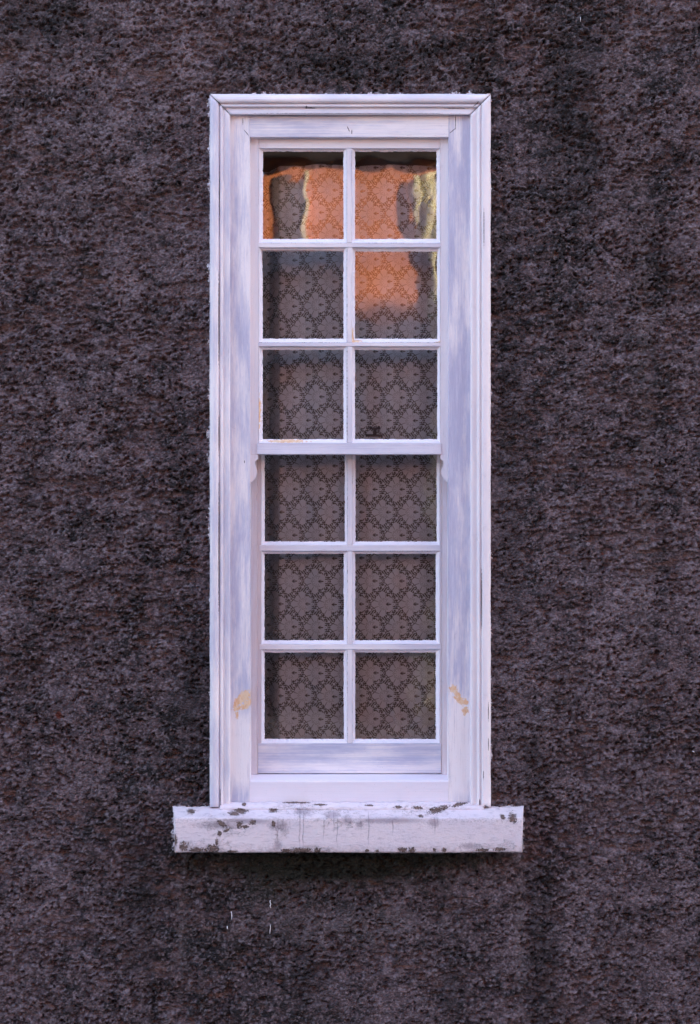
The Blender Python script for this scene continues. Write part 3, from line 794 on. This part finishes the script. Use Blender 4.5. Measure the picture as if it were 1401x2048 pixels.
# rough fillet of paint and mortar between frame and sill
bm = bmesh.new(); rows = []
for i in range(161):
    px = 440 + (968 - 440) * i / 160
    j = mnoise.noise(Vector((px * .06, 2, 0))) * 1.6 + mnoise.noise(Vector((px * .3, 2, 5))) * 1.0
    rows.append([bm.verts.new(W(px, 1603.5 + j, -.001 + .004)), bm.verts.new(W(px, 1606 + j * .7, -.008)), bm.verts.new(W(px, 1611 + j, -.019)), bm.verts.new(W(px, 1617 + j, -.030)), bm.verts.new(W(px, 1622, -.028)), bm.verts.new(W(px, 1622, .01))])
for a, b in zip(rows, rows[1:]):
    for k in range(6): bm.faces.new((a[k], a[(k + 1) % 6], b[(k + 1) % 6], b[k]))
bm.faces.new(rows[0]); bm.faces.new(rows[-1][::-1])
link('mortar_fillet', from_bm(bm, 'mortar_fillet'), M['stone'], win, smooth=True)

# ------------------------------------------------------------------ lace curtain
X, Z = np.meshgrid(np.linspace(W(480, 0, .19).x, W(925, 0, .19).x, 160), np.linspace(W(0, 1535, .19).z, W(0, 334, .19).z, 120))
Y = .165 + .11 * (1 - np.clip((X - W(538, 0, .19).x) / .035, 0, 1) ** .7) + .011 * np.sin(X * 27 + .8 * np.sin(Z * 1.3)) + .005 * np.sin(X * 38 + 1.0 + .4 * np.sin(Z * 2)) + .004 * np.sin(X * 81 + .5 * Z) + .002 * np.sin(Z * 5 + X * 9)
cu = link('lace_curtain', grid_mesh(X, Y, Z, 'lace_curtain'), M['lace'], None, smooth=True)
tag(cu, 'floral lace net curtain hanging behind the window panes', 'curtain')

# ------------------------------------------------------------------ opposite side of the street (seen only mirrored in the panes)
OY = -9.2
oh = empty('orange_house', Vector((0, OY, GZ)))
tag(oh, 'orange rendered house across the street mirrored in the top panes', 'house')
slab('wall', -4.5, OY - 6, 1.66, 12, OY, 3.08, M['orange'], oh)
slab('lower_wall', -4.5, OY - 6, GZ, 12, OY - .002, 1.42, M['mauve'], oh)
slab('string_course', -4.6, OY - 6, 1.422, 12.1, OY + .05, 1.658, M['bluegrey'], oh, bev=.01)
slab('gutter', -4.8, OY + .004, 3.0, 12.3, OY + .085, 3.14, M['slate'], oh, bev=.03)
bm = bmesh.new()
v = [(-4.8, OY + .04, 3.15), (12.3, OY + .04, 3.15), (12.3, OY - 6.3, 3.15), (-4.8, OY - 6.3, 3.15), (-4.8, OY - 3, 7.6), (12.3, OY - 3, 7.6)]
vv = [bm.verts.new(p) for p in v]
for f in ((0, 1, 5, 4), (2, 3, 4, 5), (0, 4, 3), (1, 2, 5), (3, 2, 1, 0)): bm.faces.new([vv[i] for i in f])
link('roof', from_bm(bm, 'roof'), M['slate'], oh)
def owin(x0, z0, x1, z1, jl=.0, jr=.0, panel='grey_board'):
    o = slab('window', x0, OY + .002, z0, x1, OY + .03, z1, M[panel], oh)
    if jl: slab('frame', x0 - jl, OY + .002, z0 - .05, x0 - .002, OY + .06, z1 + .05, M['cream'], o)
    if jr: slab('frame', x1 + .002, OY + .002, z0 - .05, x1 + jr, OY + .06, z1 + .05, M['cream'], o)
    return o
owin(-.64, 1.72, -.40, 2.86, 0, .035)
owin(.585, 2.2, 1.30, 2.9)
owin(-3.2, 1.78, -2.3, 2.7, .08, .08); owin(2.6, 1.78, 3.5, 2.7, .08, .08); owin(-3.2, -1, -2.3, .3, .08, .08); owin(2.6, -1, 3.5, .3, .08, .08)
slab('door', -.2, OY + .002, GZ, .8, OY + .05, GZ + 2.1, M['grey_board'], oh)
# climber on that wall: pale bare stems
cl = empty('climbing_vine', Vector((.8, OY + .1, GZ)))
tag(cl, 'pale bare stems of a climber on the orange house, mirrored in the top right pane', 'climber')
rv = random.Random(4)
for s_ in range(10):
    x = .61 + .028 * s_ + rv.uniform(-.02, .02); z = GZ; pts = []; rad = []; r0 = rv.uniform(.012, .035); ph = rv.uniform(0, 6)
    while z < 2.95:
        pts.append((x + .05 * math.sin(z * 3.1 + ph) + .02 * math.sin(z * 11 + ph), OY + .07 + .03 * math.sin(z * 4 + ph), z)); rad.append(r0 * (1.3 - .2 * (z - GZ) / 5) * (1 + .4 * math.sin(z * 9 + ph)))
        z += .08
    link('stem', tube_mesh(pts, rad, 8, 'stem', .5), M['bark'], cl, smooth=True)

ct = empty('low_cottage', Vector((-9, OY - 1, GZ)))
tag(ct, 'low pale cottage beside the orange house across the street', 'house')
slab('wall', -14, OY - 5, GZ, -4.9, OY - .6, .9, M['cottage'], ct)
bm = bmesh.new()
vv = [bm.verts.new(p) for p in [(-14.2, OY - .4, .9), (-4.85, OY - .4, .9), (-4.85, OY - 5.2, .9), (-14.2, OY - 5.2, .9), (-14.2, OY - 2.8, 2.6), (-4.85, OY - 2.8, 2.6)]]
for f in ((0, 1, 5, 4), (2, 3, 4, 5), (0, 4, 3), (1, 2, 5), (3, 2, 1, 0)): bm.faces.new([vv[i] for i in f])
link('roof', from_bm(bm, 'roof'), M['slate'], ct)
